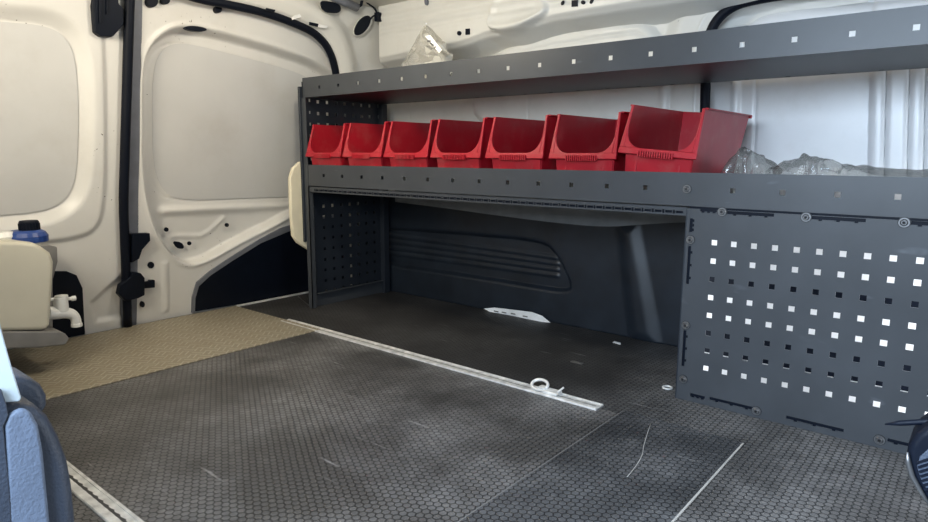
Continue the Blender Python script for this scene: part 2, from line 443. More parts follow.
# black lower corner openings
on_door('corner_trim', [(50,271),(66,271),(76,275),(82,288),(84.5,334),(50,341)], 0.002, 0.006, M['black'], d1, bevel=0.001)
on_door('corner_trim', [(193.5,311.5),(194,297),(198,284),(210,273),(231,259),(260,241),(281,230),(303,223),(345,214),(352,285),(305,293)], 0.004, 0.006, M['black'], d2, bevel=0.001)
on_door('corner_edge', [(191,312.5),(191.5,297),(196,282),(209,271),(230,257),(259,239),(280,228),(303,221),(345,212),(345,216),(303,225),(260,243),(231,261),(210,275),(198,286),(194.5,298),(194,312)], 0.003, 0.008, M['channel'], d2)
# holes and plugs in the right door
on_door('slot_plug', oval(193.5, 29.2, 11, 2.6, 18, 0.10), -0.010, 0.018, M['black'], d2)
on_door('hole_plug', oval(166, 229.5, 2.2, 2.2), -0.032, 0.004, M['black'], d2)
on_door('hole_plug', [(172,241),(181,242),(184,247),(182,249),(176,248)], -0.032, 0.004, M['black'], d2, it=1)
on_door('hole_plug', oval(189, 243.3, 2.0, 2.0), -0.032, 0.004, M['black'], d2)
on_door('hole_plug', oval(226.5, 225, 2.0, 2.0), -0.030, 0.004, M['black'], d2)
on_door('hole_plug', oval(150.5, 265, 3.3, 3.3), -0.001, 0.004, M['black'], d2)
on_door('rubber_buffer', oval(150, 2, 5.6, 6), 0.0, 0.02, M['rubber'], d2)
on_door('rubber_buffer', oval(163.5, 1, 4, 4), 0.0, 0.02, M['rubber'], d2)
on_door('rubber_buffer', oval(216, 10, 3.3, 3.6), 0.0, 0.02, M['rubber'], d2)
# lock cover high on the left door
on_door('lock_cover', [(92,-14),(89,7),(91,33),(97,37.5),(108.5,38),(119.5,26),(119.5,10),(114.5,5),(114,-14)], 0.002, 0.035, M['black'], d1, bevel=0.004)
on_door('lock_rod', [(98,-14),(102,-14),(101,22),(98.5,24)], 0.036, 0.008, M['rubber'], d1, bevel=0.002)
on_door('lock_rod', [(106,-14),(108,-14),(107,14),(105.5,15)], 0.036, 0.008, M['rubber'], d1, bevel=0.002)
# meeting edge: black seal and grey channel, latch and striker
zs = np.linspace(-0.0, 1.335, 24)
w_ = lambda z: 0.006*math.sin(z*3.0)
sealm = MB().tube([flp(float(np.interp(z, [0, 0.5, 1.2, 1.335], [1.058, 1.036, 1.049, 1.054])), z, 0.018) for z in zs], 0.0165, 12)
sealm.build('edge_seal', M['rubber'], d1, smooth=True)
chm = MB().box((0, 0, 0), (0, 0, 0)); chm = MB()
chm.prism([flp(1.045, -0.0, 0.0), flp(1.100, -0.0, 0.0), flp(1.100, 1.335, 0.0), flp(1.045, 1.335, 0.0)], (0, 0.03, 0))
chm.build('edge_channel', M['channel'], d2)
on_door('latch', [(129,233),(146.5,232.5),(147,240),(139,249),(136,258),(129,262)], 0.004, 0.030, M['black'], d1, bevel=0.003)
on_door('latch', [(128,271),(137,272),(141,277),(141,294),(135,297),(122,300),(115,293),(117,284),(127,276)], 0.010, 0.035, M['black'], d1, bevel=0.004)
on_door('striker', [(139,282),(147,281),(148,279.5),(153,279.5),(153,287),(148,287.5),(139,288)], 0.004, 0.018, M['black'], d2, bevel=0.002)
on_door('striker', oval(141.5, 304, 2.0, 3.0), 0.004, 0.012, M['black'], d2)

# ---- rear header and corner pillar inside the door seal
SEAL = [(112,-34),(190,-2.5),(230,4.5),(265,12.5),(297,24),(317,34),(330,50),(336.5,73),(339,110),(341,200),(343,285)]
SL = smooth_line(np.array([lean(x, y, 0.045) for x, y in SEAL]), 3)
so = MB().tube(SL, 0.0165, 12).build('trim_2', M['rubber'], smooth=True); struct(so)
HP = np.vstack([SL[:, [0, 2]], [[2.20, 0.0], [2.30, 0.0], [2.30, 1.36], [1.0, 1.36]]])
SLp = SL[:, [0, 2]]
def head_h(U, V):
    d = seg_dist(U, V, SLp, False)
    return 0.030 + 0.028*sst(d, 0.0, 0.018) + 0.016*np.exp(-((d-0.060)/0.035)**2) - 0.025*sst(d, 0.085, 0.15)
hd = pressed('wall_rear', 1.0, 2.30, 0.0, 1.355, 0.006, head_h, fl, M['body'], mask=lambda U, V: inside(U, V, HP), thick=0.012); struct(hd)
on_door('lamp_recess', oval(330, 7, 11.0, 6.6, 18, 0.25), 0.079, 0.006, M['ceil'], hd, bevel=0.002)
on_door('lamp_recess', [(319,1),(327,1),(339,4),(341,10),(337,14),(322,12)], 0.084, 0.004, M['black'], hd, it=2)
on_door('lamp_recess', oval(362, 25.5, 13.0, 6.6, 20, -0.95), 0.060, 0.010, M['body'], hd, bevel=0.002)
on_door('lamp_recess', oval(362, 25.5, 11.5, 5.6, 20, -0.95), 0.071, 0.005, M['black'], hd)
for pts in ([(266,8),(275,10),(274,12),(265,10)], [(291,17),(299,14),(301,17),(292,20)], [(309,22),(318,24),(317,27),(309,25)], [(318,24),(327,26),(326,28.5),(318,27.5)]):
    on_door('clip_hole', pts, 0.088, 0.004, M['black'] if pts[0][0] in (266, 309) else M['paper'], hd)

# ---- right-hand body side: upper sheet, wheel-arch liner, sliding door
WX = 2.27
fx = lambda U, V, Hh: np.stack([WX - Hh, U, V], -1)

def X2(pts, X=WX): return np.array([onx(x, y, X)[[1, 2]] for x, y in pts])
P1 = smooth_poly(X2([(470,70),(500,52),(540,34),(590,25),(635,20),(652,24),(664,38),(676,70),(672,140),(480,140)]), 2)
P1b = X2([(522,54),(558,46),(640,33),(662,44)])
cr1 = X2([(411,98),(411,165)]); cr2 = X2([(533,95),(533,165)]); cr3 = X2([(556,48),(556,52)])
def wall_h(U, V):
    a = sdf(U, V, P1)
    h = 0.028*sst(a, -0.004, 0.028)
    h -= 0.004*np.exp(-(seg_dist(U, V, P1b, False)/0.004)**2)
    for c in (cr1, cr2): h -= 0.004*np.exp(-(seg_dist(U, V, c, False)/0.004)**2)
    h += 0.030*sst(-seg_dist(U, V, sa[:, [1, 2]], False), -0.17, -0.10)
    return h
GY = onx(708, 90, WX)[1]
SX2 = 2.238
SA = [(703,175),(705,110),(706,60),(708,38),(716,20),(731,7),(750,0),(800,-8),(900,-16),(1100,-30)]
sa = smooth_line(np.array([onx(x, y, SX2) for x, y in SA]), 3)
WM = np.vstack([sa[:, [1, 2]], [[sa[-1, 1], -1.0], [sa[0, 1], -1.0]]])
wr = pressed('wall_right', -0.9, 2.42, 0.38, 1.345, 0.0065, wall_h, fx, M['body'], mask=lambda U, V: ~inside(U, V, WM), thick=0.01); struct(wr)
def on_wall(name, pts, X, th, mat, parent, it=0, bevel=0.0):
    P = smooth_poly(pts, it) if it else pts
    return MB().prism([onx(x, y, X) for x, y in P], (-th, 0, 0)).build(name, mat, parent, bevel=bevel)
on_wall('hole_plug', oval(681.5, 22.5, 3.0, 3.4), 2.239, 0.004, M['black'], wr)
on_wall('hole_plug', oval(690.5, 16.5, 1.8, 3.4), 2.239, 0.004, M['black'], wr)
for yy in (85, 95.5, 106): on_wall('hole_plug', oval(681.5, yy, 2.6, 2.6), 2.239, 0.004, M['black'], wr)
on_wall('clip_hole', [(462,52),(466,48),(470,47.5),(466,49)], 2.268, 0.004, M['black'], wr)

# sliding-door side: recessed inner panel with ribs, framed by a black seal
SX = 2.31
fs_ = lambda U, V, Hh: np.stack([SX - Hh, U, V], -1)
def rib(x): return X2([(x, 40), (x-4, 200)], SX)
Q1 = smooth_poly(X2([(742,40),(752,22),(775,13),(840,7),(1100,-12),(1150,60),(760,60)], SX), 2)
ribs = [rib(x) for x in (888, 911, 927, 950, 975)]
def slide_h(U, V):
    h = 0.022*sst(sdf(U, V, Q1), -0.004, 0.02)
    h += 0.009*np.exp(-(seg_dist(U, V, rib(738), False)/0.009)**2)
    h -= 0.005*np.exp(-(seg_dist(U, V, rib(758), False)/0.0035)**2)
    e = X2([(873, 40), (870, 200)], SX); h += 0.010*sst(-(U-np.interp(V, e[::-1, 1], e[::-1, 0])), -0.004, 0.01)
    for r in ribs: h -= 0.010*np.exp(-(seg_dist(U, V, r, False)/0.0055)**2)
    return h
sd = pressed('door_3', -0.9, GY+0.03, 0.0, 1.345, 0.0055, slide_h, fs_, M['wall'], thick=0.01); struct(sd, 'white inner skin of the right sliding door', 'door')
low = [np.array([SX2, sa[0][1], z]) for z in np.linspace(0.40, sa[0][2]-0.01, 6)]
sm_ = MB().tube(low+list(sa), 0.0165, 12).build('trim_3', M['rubber'], smooth=True); struct(sm_)
sa2 = smooth_line(np.array([onx(x-10, y-5, 2.240) for x, y in SA]), 3)
MB().tube(list(sa2), 0.012, 10).build('seal_lip', M['body'], sm_, smooth=True)

# roof-side beam
BX = 2.12
BO = [(376.5,62),(440,49.5),(462,45),(480,38),(486,35.5),(511,33.5),(526,28),(546,21),(570,17),(600,12),(650,4.5),(690,-1)]
bo = smooth_line(np.array([onx(x, y, BX)[[1, 2]] for x, y in BO]), 2)
BP = np.vstack([bo, [[bo[-1, 0]-0.3, bo[-1, 1]+0.03], [-0.9, bo[-1, 1]+0.10], [-0.9, 1.5], [bo[0, 0], 1.5]]])
BK = smooth_poly(X2([(498,-30),(492,0),(486,27),(500,34),(518,32),(530,25),(549,13),(548,4),(540,-4),(535,-30)], BX), 2)
def beam_h(U, V):
    a = sdf(U, V, BP)
    h = 0.155*np.clip(1+a/0.050, 0, 1) + 0.018*sst(a, 0.0, 0.022)
    top = V - 1.25
    h += 0.004*np.sin((V-1.20)*2*math.pi/0.042)*sst(V, 1.20, 1.23)*sst(a, 0.01, 0.03)
    k = sdf(U, V, BK); h += 0.035*sst(k, -0.006, 0.014)*sst(V, 1.30, 1.16) - 0.012*sst(k, 0.0, 0.04)*sst(V, 1.16, 1.2)
    return h - 0.173
bfn = lambda U, V, Hh: np.stack([BX - Hh, U, V], -1)
bm_ = pressed('trim_4', -0.9, float(bo[0, 0])+0.012, 1.00, 1.345, 0.005, beam_h, bfn, M['body'], mask=lambda U, V: sdf(U, V, BP) > -0.08, thick=0.0); struct(bm_, 'cream painted roof side beam', 'beam')
for pts in (oval(459.5, 33.3, 2.0, 2.3), [(466,29),(470,28.6),(470,34.5),(466,35)], oval(563, 3, 1.4, 2.6, 12, 0.4), [(572,0.5),(578,0),(578,6.5),(572,7)], oval(583.5, 2.5, 2.1, 2.1), oval(592, 1.2, 1.4, 3, 12, 0.5)):
    on_wall('hole_plug', pts, BX-0.001, 0.004, M['black'], bm_)
on_wall('weld_tab', [(489,25),(509,23.5),(513,27),(512,31),(490,32)], BX+0.004, 0.012, M['body'], bm_, it=1, bevel=0.003)
on_wall('bracket_pin', oval(427.5, 1.5, 1.3, 4), BX-0.001, 0.012, M['channel'], bm_)

# wheel-arch liner (black moulded plastic)
LX = 2.225
fl_ = lambda U, V, Hh: np.stack([LX - Hh + 0.0*V, U, V], -1)
def LI(pts): return np.array([onx(x, y, LX)[[1, 2]] for x, y in pts])
LR = smooth_poly(LI([(360,226),(400,228),(470,233),(540,239),(556,250),(573,284),(569,293),(540,289),(470,277),(360,262)]), 2)
gro = [LI([(370, y0), (470, y0+13), (556, y0+25)]) for y0 in (233, 239, 245, 251)]
STK = LI([(622,228),(636,228),(657,342),(634,336)])  # added ridge, the diagonal light streak put into the liner's shape
LT = smooth_line(LI([(360,197),(390,201),(440,207),(500,215.5),(560,223),(607,227),(640,224.5),(680,222),(720,222)]), 2)
def liner_h(U, V):
    a = sdf(U, V, LR)
    h = -0.020*sst(a, -0.006, 0.012)
    for g in gro: h += 0.008*np.exp(-(seg_dist(U, V, g, False)/0.006)**2)*sst(a, 0.0, 0.02)
    s = sdf(U, V, STK); h += 0.016*sst(s, -0.030, 0.030)
    return h
o = np.argsort(LT[:, 0]); LTy, LTz = LT[o, 0], LT[o, 1]
ln = pressed('wheel_arch_liner', 0.64, 2.56, -0.0, 0.535, 0.0055, liner_h, fl_, M['liner'], mask=lambda U, V: V < np.interp(U, LTy, LTz)+0.025, thick=0.006)
ln.name = 'trim_5'; struct(ln, 'black moulded plastic lining over the wheel arch', 'wall lining')
bp = [(LX-0.012, y, z) for y, z in zip(LTy, LTz) if 0.645 < y < 2.30]
lt2 = MB().prism(bp+[(LX-0.012, bp[-1][1], 0.515), (LX-0.012, bp[0][1], 0.515)], (0.005, 0, 0)).build('lining_band', M['felt'], ln)

# ================================================================== SHELVING
FX, BXs = 1.73, 2.195           # front and back of the shelving
Y0s, Y1s = -0.34, 2.318         # its ends
ZT0, ZT1 = 0.919, 1.000         # lip of the top shelf
ZM0, ZM1 = 0.547, 0.637         # lip of the middle shelf
sh = thing('shelving_unit', 'dark grey steel shelving with perforated panels along the right van wall', 'shelving', (FX, 1.0, 0.0))
P_ = lambda name, mb, mat, bevel=0.0, par=sh, smooth=False: _place(mb.build(name, mat, None, bevel=bevel, smooth=smooth), par)
def _place(o, par):
    base = Vector((0, 0, 0)); q = par
    while q is not None: base += q.location; q = q.parent
    o.parent = par; o.location = -base
    return o
hole = lambda y, z, s=0.007: (y-s, y+s, z-s, z+s)
lipy = [2.205-0.12*k*1.0 + 0.0 for k in range(22)]
fxp = lambda X: (lambda u, v, w: (X+w, u, v))
# top shelf: lip, tray base with holes near its rear edge, rear upstand
tb = MB().plate(Y0s, Y1s, ZT0, ZT1, [hole(2.206-0.1198*k, 0.956, 0.0065) for k in range(22)], 0.003, fxp(FX))
P_('top_shelf_lip', tb, M['steel'])
b_ = MB().plate(FX+0.003, BXs, Y0s, Y1s, [(2.165, 2.179, 2.2-0.1198*k-0.007, 2.2-0.1198*k+0.007) for k in range(21)], 0.003, lambda u, v, w: (u, v, ZT0+w))
b_.box((BXs-0.003, Y0s, ZT0+0.003), (BXs, Y1s, ZT0+0.035))
b_.box((FX+0.003, Y0s, ZT1-0.003), (FX+0.018, Y1s, ZT1))
P_('top_shelf', b_, M['steel_dark'])
# middle shelf
tb = MB().plate(Y0s, Y1s, ZM0, ZM1, [hole(2.196-0.1193*k, 0.5925, 0.0065) for k in range(22)], 0.003, fxp(FX))
P_('middle_shelf_lip', tb, M['steel'])
b_ = MB().box((FX+0.003, Y0s, ZM0+0.052), (BXs, Y1s, ZM0+0.055)).box((BXs-0.003, Y0s, ZM0+0.055), (BXs, Y1s, ZM0+0.075)).box((FX+0.003, Y0s, ZM0), (BXs, Y1s, ZM0+0.003)).box((FX+0.003, Y0s, ZM1-0.003), (FX+0.016, Y1s, ZM1))
P_('middle_shelf', b_, M['steel_dark'])
# slotted rail below the middle shelf
yr0, yr1 = 0.642, 2.300
rects = []
y = yr0+0.012
while y < yr1-0.03:
    rects.append((y, y+0.020, 0.5255, 0.5325)); rects.append((y+0.0225, y+0.0285, 0.524, 0.5345)); y += 0.0305
P_('slotted_rail', MB().plate(yr0, yr1, 0.520, 0.543, rects, 0.003, fxp(FX+0.004)).box((FX+0.007, yr0, 0.5195), (FX+0.030, yr1, 0.5215)), M['steel'])
P_('rail_backing', MB().box((FX+0.012, yr0, 0.519), (FX+0.015, yr1, 0.538)), M['black'])
# perforated end panel with front post and rear post
yE = 2.322
rects = []
for i in range(7):
    for z in [0.857]: rects.append((1.811+0.0502*i-0.007, 1.811+0.0502*i+0.007, z-0.007, z+0.007))
    for j in range(10):
        z = 0.452-0.0487*j
        if z > 0.02: rects.append((1.824+0.0505*i-0.007, 1.824+0.0505*i+0.007, z-0.007, z+0.007))
    for z in (0.81, 0.907): rects.append((1.811+0.0502*i-0.007, 1.811+0.0502*i+0.007, z-0.007, z+0.007))
for z in np.arange(0.06, 0.95, 0.05):
    rects.append((1.762, 1.771, z-0.006, z+0.006)); rects.append((2.165, 2.172, z-0.008, z+0.008))
P_('end_panel', MB().plate(FX, BXs+0.005, 0.0, 0.985, rects, 0.003, lambda u, v, w: (u, yE+w, v)), M['steel_dark'])
P_('post', MB().box((FX-0.002, yE-0.022, 0.0), (FX+0.002, yE+0.004, ZT0)).box((FX-0.002, yE-0.022, 0), (FX+0.022, yE-0.019, ZM0)), M['steel'])
P_('post', MB().box((FX-0.012, yE+0.004, 0.30), (FX+0.012, yE+0.016, 0.965)), M['steel_dark'], 0.002)
P_('post', MB().box((BXs-0.03, yE-0.028, 0.0), (BXs+0.004, yE-0.001, ZT0-0.001)), M['steel_dark'], 0.001)
P_('bottom_rail', MB().box((FX+0.035, yE-0.020, 0.058), (BXs-0.03, yE-0.001, 0.062)).box((FX+0.035, yE-0.004, 0.0), (BXs-0.03, yE-0.001, 0.06)), M['steel'])
P_('brace_wire', MB().tube([onz(298, 296.5), onz(309, 306.5) + np.array([0, 0, 0.004])], 0.0025, 6), M['bolt'])

bdx = 1.895
# perforated front panel, with slots, bolts and what is behind it
yP1 = 0.6405
def ipx(x, y): q = onx(x, y, FX); return q[1], q[2]
rects = []
for j in range(8):
    for k in range(17): rects.append(hole(0.5635-0.05*k, 0.4535-0.0498*j, 0.0072))
def hslot(xa, ya, xb, yb):
    (y1, z1), (y2, z2) = ipx(xa, ya), ipx(xb, yb); zc = (z1+z2)/2
    rects.append((min(y1, y2), max(y1, y2), zc-0.0042, zc+0.0042))
    n = 3
    for q in range(n):
        yy = min(y1, y2) + (q+0.5)/n*abs(y1-y2); rects.append((yy-0.004, yy+0.004, zc-0.0075, zc-0.0042)); 
def vslot(xa, ya, xb, yb):
    (y1, z1), (y2, z2) = ipx(xa, ya), ipx(xb, yb); yc = (y1+y2)/2
    rects.append((yc-0.004, yc+0.004, min(z1, z2), max(z1, z2)))
    for q in range(3):
        zz = min(z1, z2) + (q+0.5)/3*abs(z1-z2); rects.append((yc-0.0085, yc-0.004, zz-0.004, zz+0.004))
g6 = lambda a, b: (664+a/2.61, 180+b/2.61)
g7 = lambda a, b: (664+a/2.867, 340+b/2.867)
for a, b in ((g6(95,78), g6(138,80)), (g6(165,84), g6(287,93)), (g6(385,99), g6(527,105)), (g6(645,112), g6(790,120)),
             (g7(75,158), g7(117,164)), (g7(130,168), g7(258,196)), (g7(350,221), g7(515,260)), (g7(640,290), g7(790,318))):
    hslot(*a, *b)
for a, b in ((g6(71,100), g6(70,136)), (g6(66,172), g6(62,272)), (g6(53,392), g6(50,488)), (g7(57,25), g7(57,78))): pass
for a, b in ((g6(71,100), g6(70,136)), (g6(66,172), g6(62,272)), (g6(53,392), g6(51,486))): vslot(*a, *b)
P_('front_panel', MB().plate(Y0s, yP1, 0.0, 0.541, rects, 0.003, fxp(FX)), M['steel'])
P_('bounce_board', MB().box((FX+0.02, yP1-0.010, 0.004), (bdx, yP1-0.0045, 0.50)), M['board'])  # white reflector added to brighten the space behind the panel holes
P_('panel_frame', MB().box((FX+0.0035, Y0s, 0.485), (FX+0.012, yP1-0.004, 0.5465)).box((FX+0.0035, Y0s, 0.0), (FX+0.012, yP1-0.004, 0.062)).box((FX+0.0035, 0.590, 0.062), (FX+0.012, yP1-0.004, 0.485)), M['black'])
P_('side_panel', MB().box((FX+0.0035, yP1-0.003, 0.0), (BXs, yP1, 0.54)).box((FX-0.001, yP1, 0.0), (FX+0.010, yP1+0.003, 0.541)), M['steel_dark'])
def bolt(y, z, par=sh):
    c = (FX-0.0001, y, z)
    b0 = P_('bolt', MB().cyl(c, (-1, 0, 0), 0.0110, 0.0026, 24).cyl((FX-0.002, y, z), (-1, 0, 0), 0.0085, 0.0045, 24, 0.0055), M['bolt'], par=par, smooth=False)
    P_('shade_ring', MB().cyl((FX-0.00005, y, z), (-1, 0, 0), 0.0128, 0.0012, 24), M['bolt_dark'], par=b0)  # dark disc painting the shadow ring around the bolt head
    st = MB()
    for a in (0.3, 0.3+math.pi/3, 0.3+2*math.pi/3):
        ca, sa_ = math.cos(a)*0.0042, math.sin(a)*0.0042; cb, sb = -math.sin(a)*0.0012, math.cos(a)*0.0012
        st.prism([(FX-0.0062, y+ca+cb, z+sa_+sb), (FX-0.0062, y+ca-cb, z+sa_-sb), (FX-0.0062, y-ca-cb, z-sa_-sb), (FX-0.0062, y-ca+cb, z-sa_+sb)], (-0.0006, 0, 0))
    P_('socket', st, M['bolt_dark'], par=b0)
for q in (g6(152,83), g6(371,97), g6(627,111), g6(69,156), g6(57,379), g7(55,112), g7(265,203), g7(618,286), (687, 189)):
    bolt(*ipx(*q))
# white board standing behind the perforated panel, crossed by two dark rails
bdx = 1.895
kz = lambda z: z - (bdx-FX)/FX*(H-z)
P_('backing_board', MB().box((bdx, Y0s, 0.004), (bdx+0.006, yP1-0.004, 0.50)), M['board'])
for za, zb in ((kz(0.3535)-0.013, kz(0.3535)+0.013), (kz(0.153), kz(0.2035)+0.013)):
    P_('cross_rail', MB().box((bdx-0.008, Y0s, za), (bdx-0.0005, yP1-0.004, zb)), M['black'])

# ================================================================== RED BINS
def make_bin():
    root = thing('storage_bin', 'x', 'storage bin', (0, 0, 0), 'red storage bins on the middle shelf')
    W, w, D, Ht, zl = 0.106, 0.095, 0.43, 0.204, 0.083      # half widths, depth, height, lip height
    t = 0.003
    mb = MB()
    # side walls follow the cut-away profile, splayed outwards towards the top
    prof = [(0.028, 0.0), (D-0.035, 0.0), (D, Ht), (0.040, Ht), (0.006, zl+0.006), (0.024, zl-0.020)]
    yw = lambda z: w + (W-w)*z/Ht
    for s in (-1, 1):
        mb.add([(x, s*yw(z), z) for x, z in prof]+[(x, s*(yw(z)-t), z) for x, z in prof],
               [tuple(range(6)), tuple(range(11, 5, -1))]+[(i, (i+1) % 6, 6+(i+1) % 6, 6+i) for i in range(6)])
    mb.box((0.028, -w+t, 0.0), (D-0.035, w-t, t))
    b0 = [(D-0.035, -yw(0), 0), (D-0.035, yw(0), 0), (D, yw(Ht), Ht), (D, -yw(Ht), Ht)]
    mb.prism(b0, (-t, 0, 0))
    f0 = [(0.028, -yw(0)+t, 0), (0.028, yw(0)-t, 0), (0.016, yw(zl)-t, zl), (0.016, -yw(zl)+t, zl)]
    mb.prism(f0, (t, 0, 0))
    # outward flange along the sides and the back
    for s in (-1, 1): mb.box((0.045, s*(W-t), Ht-0.004), (D+0.006, s*(W+0.006), Ht+0.001))
    mb.box((D-0.002, -W-0.006, Ht-0.010), (D+0.010, W+0.006, Ht+0.001))
    body = mb.build('body', M['red'], root, bevel=0.0015)
    # front rim: a broad U-shaped frame in the cut-away plane
    fr = MB()
    T = lambda y, s: (0.002 + (0.040-0.002)*s, y, zl-0.014 + (Ht-zl+0.014)*s)
    outer_b, outer_t = 0.113, 0.105
    def inner_half(s):                      # half opening at height s
        if s < 0.13: return None
        q = (s-0.13)/0.42
        r = 1.0 if q >= 1 else math.sqrt(max(0.0, 1-(1-q)**2.2))
        return 0.050 + (0.098-0.050)*r + 0.003*max(0, (s-0.55)) if s > 0.13 else 0.04
    S = [0.13, 0.15, 0.18, 0.22, 0.28, 0.36, 0.46, 0.55, 0.70, 0.85, 1.0]
    th = np.array([0.010, 0, -0.003])
    rightO = [T(outer_b, 0.0), T(outer_b, 0.13)]+[T(outer_b+(outer_t-outer_b)*s, s) for s in S[1:]]
    ins = [inner_half(max(s, 0.1301)) for s in S]; ins = [min(i, (outer_b+(outer_t-outer_b)*s)-0.008) for i, s in zip(ins, S)]
    ringo = [T(outer_b+(outer_t-outer_b)*s, s) for s in S]; ringi = [T(i, s) for i, s in zip(ins, S)]
    n = len(S)
    for sg in (1, -1):
        A = [np.array((p[0], sg*p[1], p[2])) for p in ringo]; B = [np.array((p[0], sg*p[1], p[2])) for p in ringi]
        vs = A+B+[p+th for p in A]+[p+th for p in B]; f = []
        for i in range(n-1):
            f += [(i, i+1, n+i+1, n+i), (2*n+i, 3*n+i, 3*n+i+1, 2*n+i+1), (i, 2*n+i, 2*n+i+1, i+1), (n+i, n+i+1, 3*n+i+1, 3*n+i)]
        f.append((n-1, 2*n+n-1, 3*n+n-1, n+n-1))
        fr.add(vs, f)
    base = [T(-outer_b, 0.0), T(outer_b, 0.0), T(outer_b, 0.13), T(ins[0], 0.13), T(-ins[0], 0.13), T(-outer_b, 0.13)]
    fr.prism(base, th)
    fr.build('rim', M['red'], root, bevel=0.002)
    gr = MB()
    for k in range(15):
        y = -0.049+0.007*k; gr.box((-0.003, y-0.0018, zl-0.020), (0.006, y+0.0018, zl-0.004))
    gr.build('grip_ridge', M['red'], root)
    lh = MB().box((0.021, -0.066, 0.010), (0.029, -0.060, 0.070)).box((0.021, 0.060, 0.010), (0.029, 0.066, 0.070)).box((0.021, -0.060, 0.010), (0.029, 0.060, 0.018)).box((0.021, -0.06, 0.056), (0.026, 0.06, 0.061))
    lh.build('label_holder', M['red'], root, bevel=0.001)
    return root
def copy_tree(o, parent=None):
    c = o.copy(); COL.objects.link(c); c.parent = parent
    for ch in list(o.children): copy_tree(ch, c)
    return c
blab = ['leftmost red open-front bin on the middle shelf, beside the perforated end panel',
        'second red open-front bin from the left end of the middle shelf',
        'third red open-front bin from the left end of the middle shelf',
        'fourth red open-front bin, in the middle of the row of seven',
        'fifth red open-front bin from the left end of the middle shelf',
        'sixth red open-front bin, left of the raised tilted bin',
        'rightmost red open-front bin, raised and tilted, its dusty right side in view']
proto = make_bin()
zb = ZM0+0.0555
by = [2.184, 1.943, 1.702, 1.461, 1.213, 0.965, 0.731]
for i, yb in enumerate(by):
    o = proto if i == 0 else copy_tree(proto)
    o.location = (1.713, yb, zb); o['label'] = blab[i]
    if i == 6: o.location = (1.714, yb+0.009, zb+0.010); o.rotation_euler = (0.085, 0, 0)

# ================================================================== BAGS
def crumple(name, fn, nu, nv, mat, amp, label, cat, parent=None, smooth=True):
    vs = []; fs = []
    for i in range(nu):
        for j in range(nv):
            vs.append(fn(i/(nu-1), j/(nv-1)))
    for i in range(nu-1):
        for j in range(nv-1): fs.append((i*nv+j, (i+1)*nv+j, (i+1)*nv+j+1, i*nv+j+1))
    vs = np.array(vs) + rng.normal(0, amp, (len(vs), 3))
    mb = MB().add(vs, fs); o = mb.build(name, mat, parent, smooth=smooth, fix=False)
    if smooth: md = o.modifiers.new('s', 'SUBSURF'); md.levels = 1; md.render_levels = 1
    if label: tag(o, label, cat)
    return o
def top_bag(u, v):                                # closed pillow, pointed at the top, standing on the top shelf
    zt = v
    c = onx(421, 66, 1.90); top = onx(427, 25, 1.93)
    left = onx(392, 68, 1.90); right = onx(444, 60, 1.90)
    prof = smooth_line(np.array([[0.0, 1.0, 0], [0.10, 0.9, 0], [0.35, 0.62, 0], [0.62, 0.3, 0], [0.98, 0.0, 0]]), 1)
    wl = 1.15*np.interp(zt, [0, 0.35, 0.75, 0.97, 1], [1.3, 0.75, 0.30, 0.03, 0.01])
    wr_ = 1.2*np.interp(zt, [0, 0.25, 0.5, 0.75, 0.95, 1], [0.80, 1.05, 0.95, 0.60, 0.08, 0.01])
    z = 0.925 + (top[2]-0.925)*zt
    a = 2*math.pi*u
    yl = (left[1]-top[1])*wl; yr = (top[1]-right[1])*wr_
    y = top[1] + (math.cos(a)*yl if math.cos(a) > 0 else math.cos(a)*yr)
    x = 1.92 + math.sin(a)*0.055*(1-zt)**0.8
    return (x, y, z)
tb_ = crumple('plastic_bag', top_bag, 22, 13, M['bagw'], 0.004, 'crumpled clear plastic bag with a peak standing on the top shelf', 'plastic bag', smooth=False)
def px_on(x, y, X, dy=0): return onx(x, y, X)
bx = 1.848
wl = MB().prism([onx(x, y, bx) for x, y in [(425,36),(430,35),(442,50),(439,53)]], (0.0008, 0, 0)).build('bag_label', M['paper'], tb_)
ik = MB()
for a, b in (((427.5,40),(431,41.5)), ((430,41.8),(434,46)), ((434.5,46.2),(436,47.5))):
    ik = MB(); ik.prism([onx(a[0], a[1], bx-0.0004), onx(b[0], b[1]-1.2, bx-0.0004), onx(b[0]-0.5, b[1]+0.6, bx-0.0004), onx(a[0]-0.3, a[1]+1.8, bx-0.0004)], (0.0003, 0, 0)).build('label_print', M['ink'], wl)
def heap(pts, X, wid):
    ys = [onx(x, y, X)[1] for x, y in pts]; zs_ = [onx(x, y, X)[2] for x, y in pts]
    def f(u, v):
        k = u*(len(pts)-1); i = min(int(k), len(pts)-2); t = k-i
        y = ys[i]*(1-t)+ys[i+1]*t; zt = zs_[i]*(1-t)+zs_[i+1]*t
        a = math.pi*v; z0 = ZM0+0.057
        return (X - math.cos(a)*wid*(0.7+0.3*math.sin(u*9)), y, z0 + max(0.004, zt-z0)*math.sin(a)**0.6)
    return f
crumple('plastic_bag', heap([(724,172),(733,158),(743,146),(755,152),(768,160),(778,167)], 1.84, 0.055), 17, 15, M['bag'], 0.0046, 'small crumpled clear bag on middle shelf right beside the last red bin', 'plastic bag')
crumple('plastic_bag', heap([(770,169),(784,161),(795,160),(803,154),(812,155),(822,158),(838,162),(850,165),(870,167),(900,168.5),(940,170)], 1.85, 0.075), 33, 15, M['bag'], 0.0044, 'long flattened clear bag on middle shelf towards the right edge', 'plastic bag')

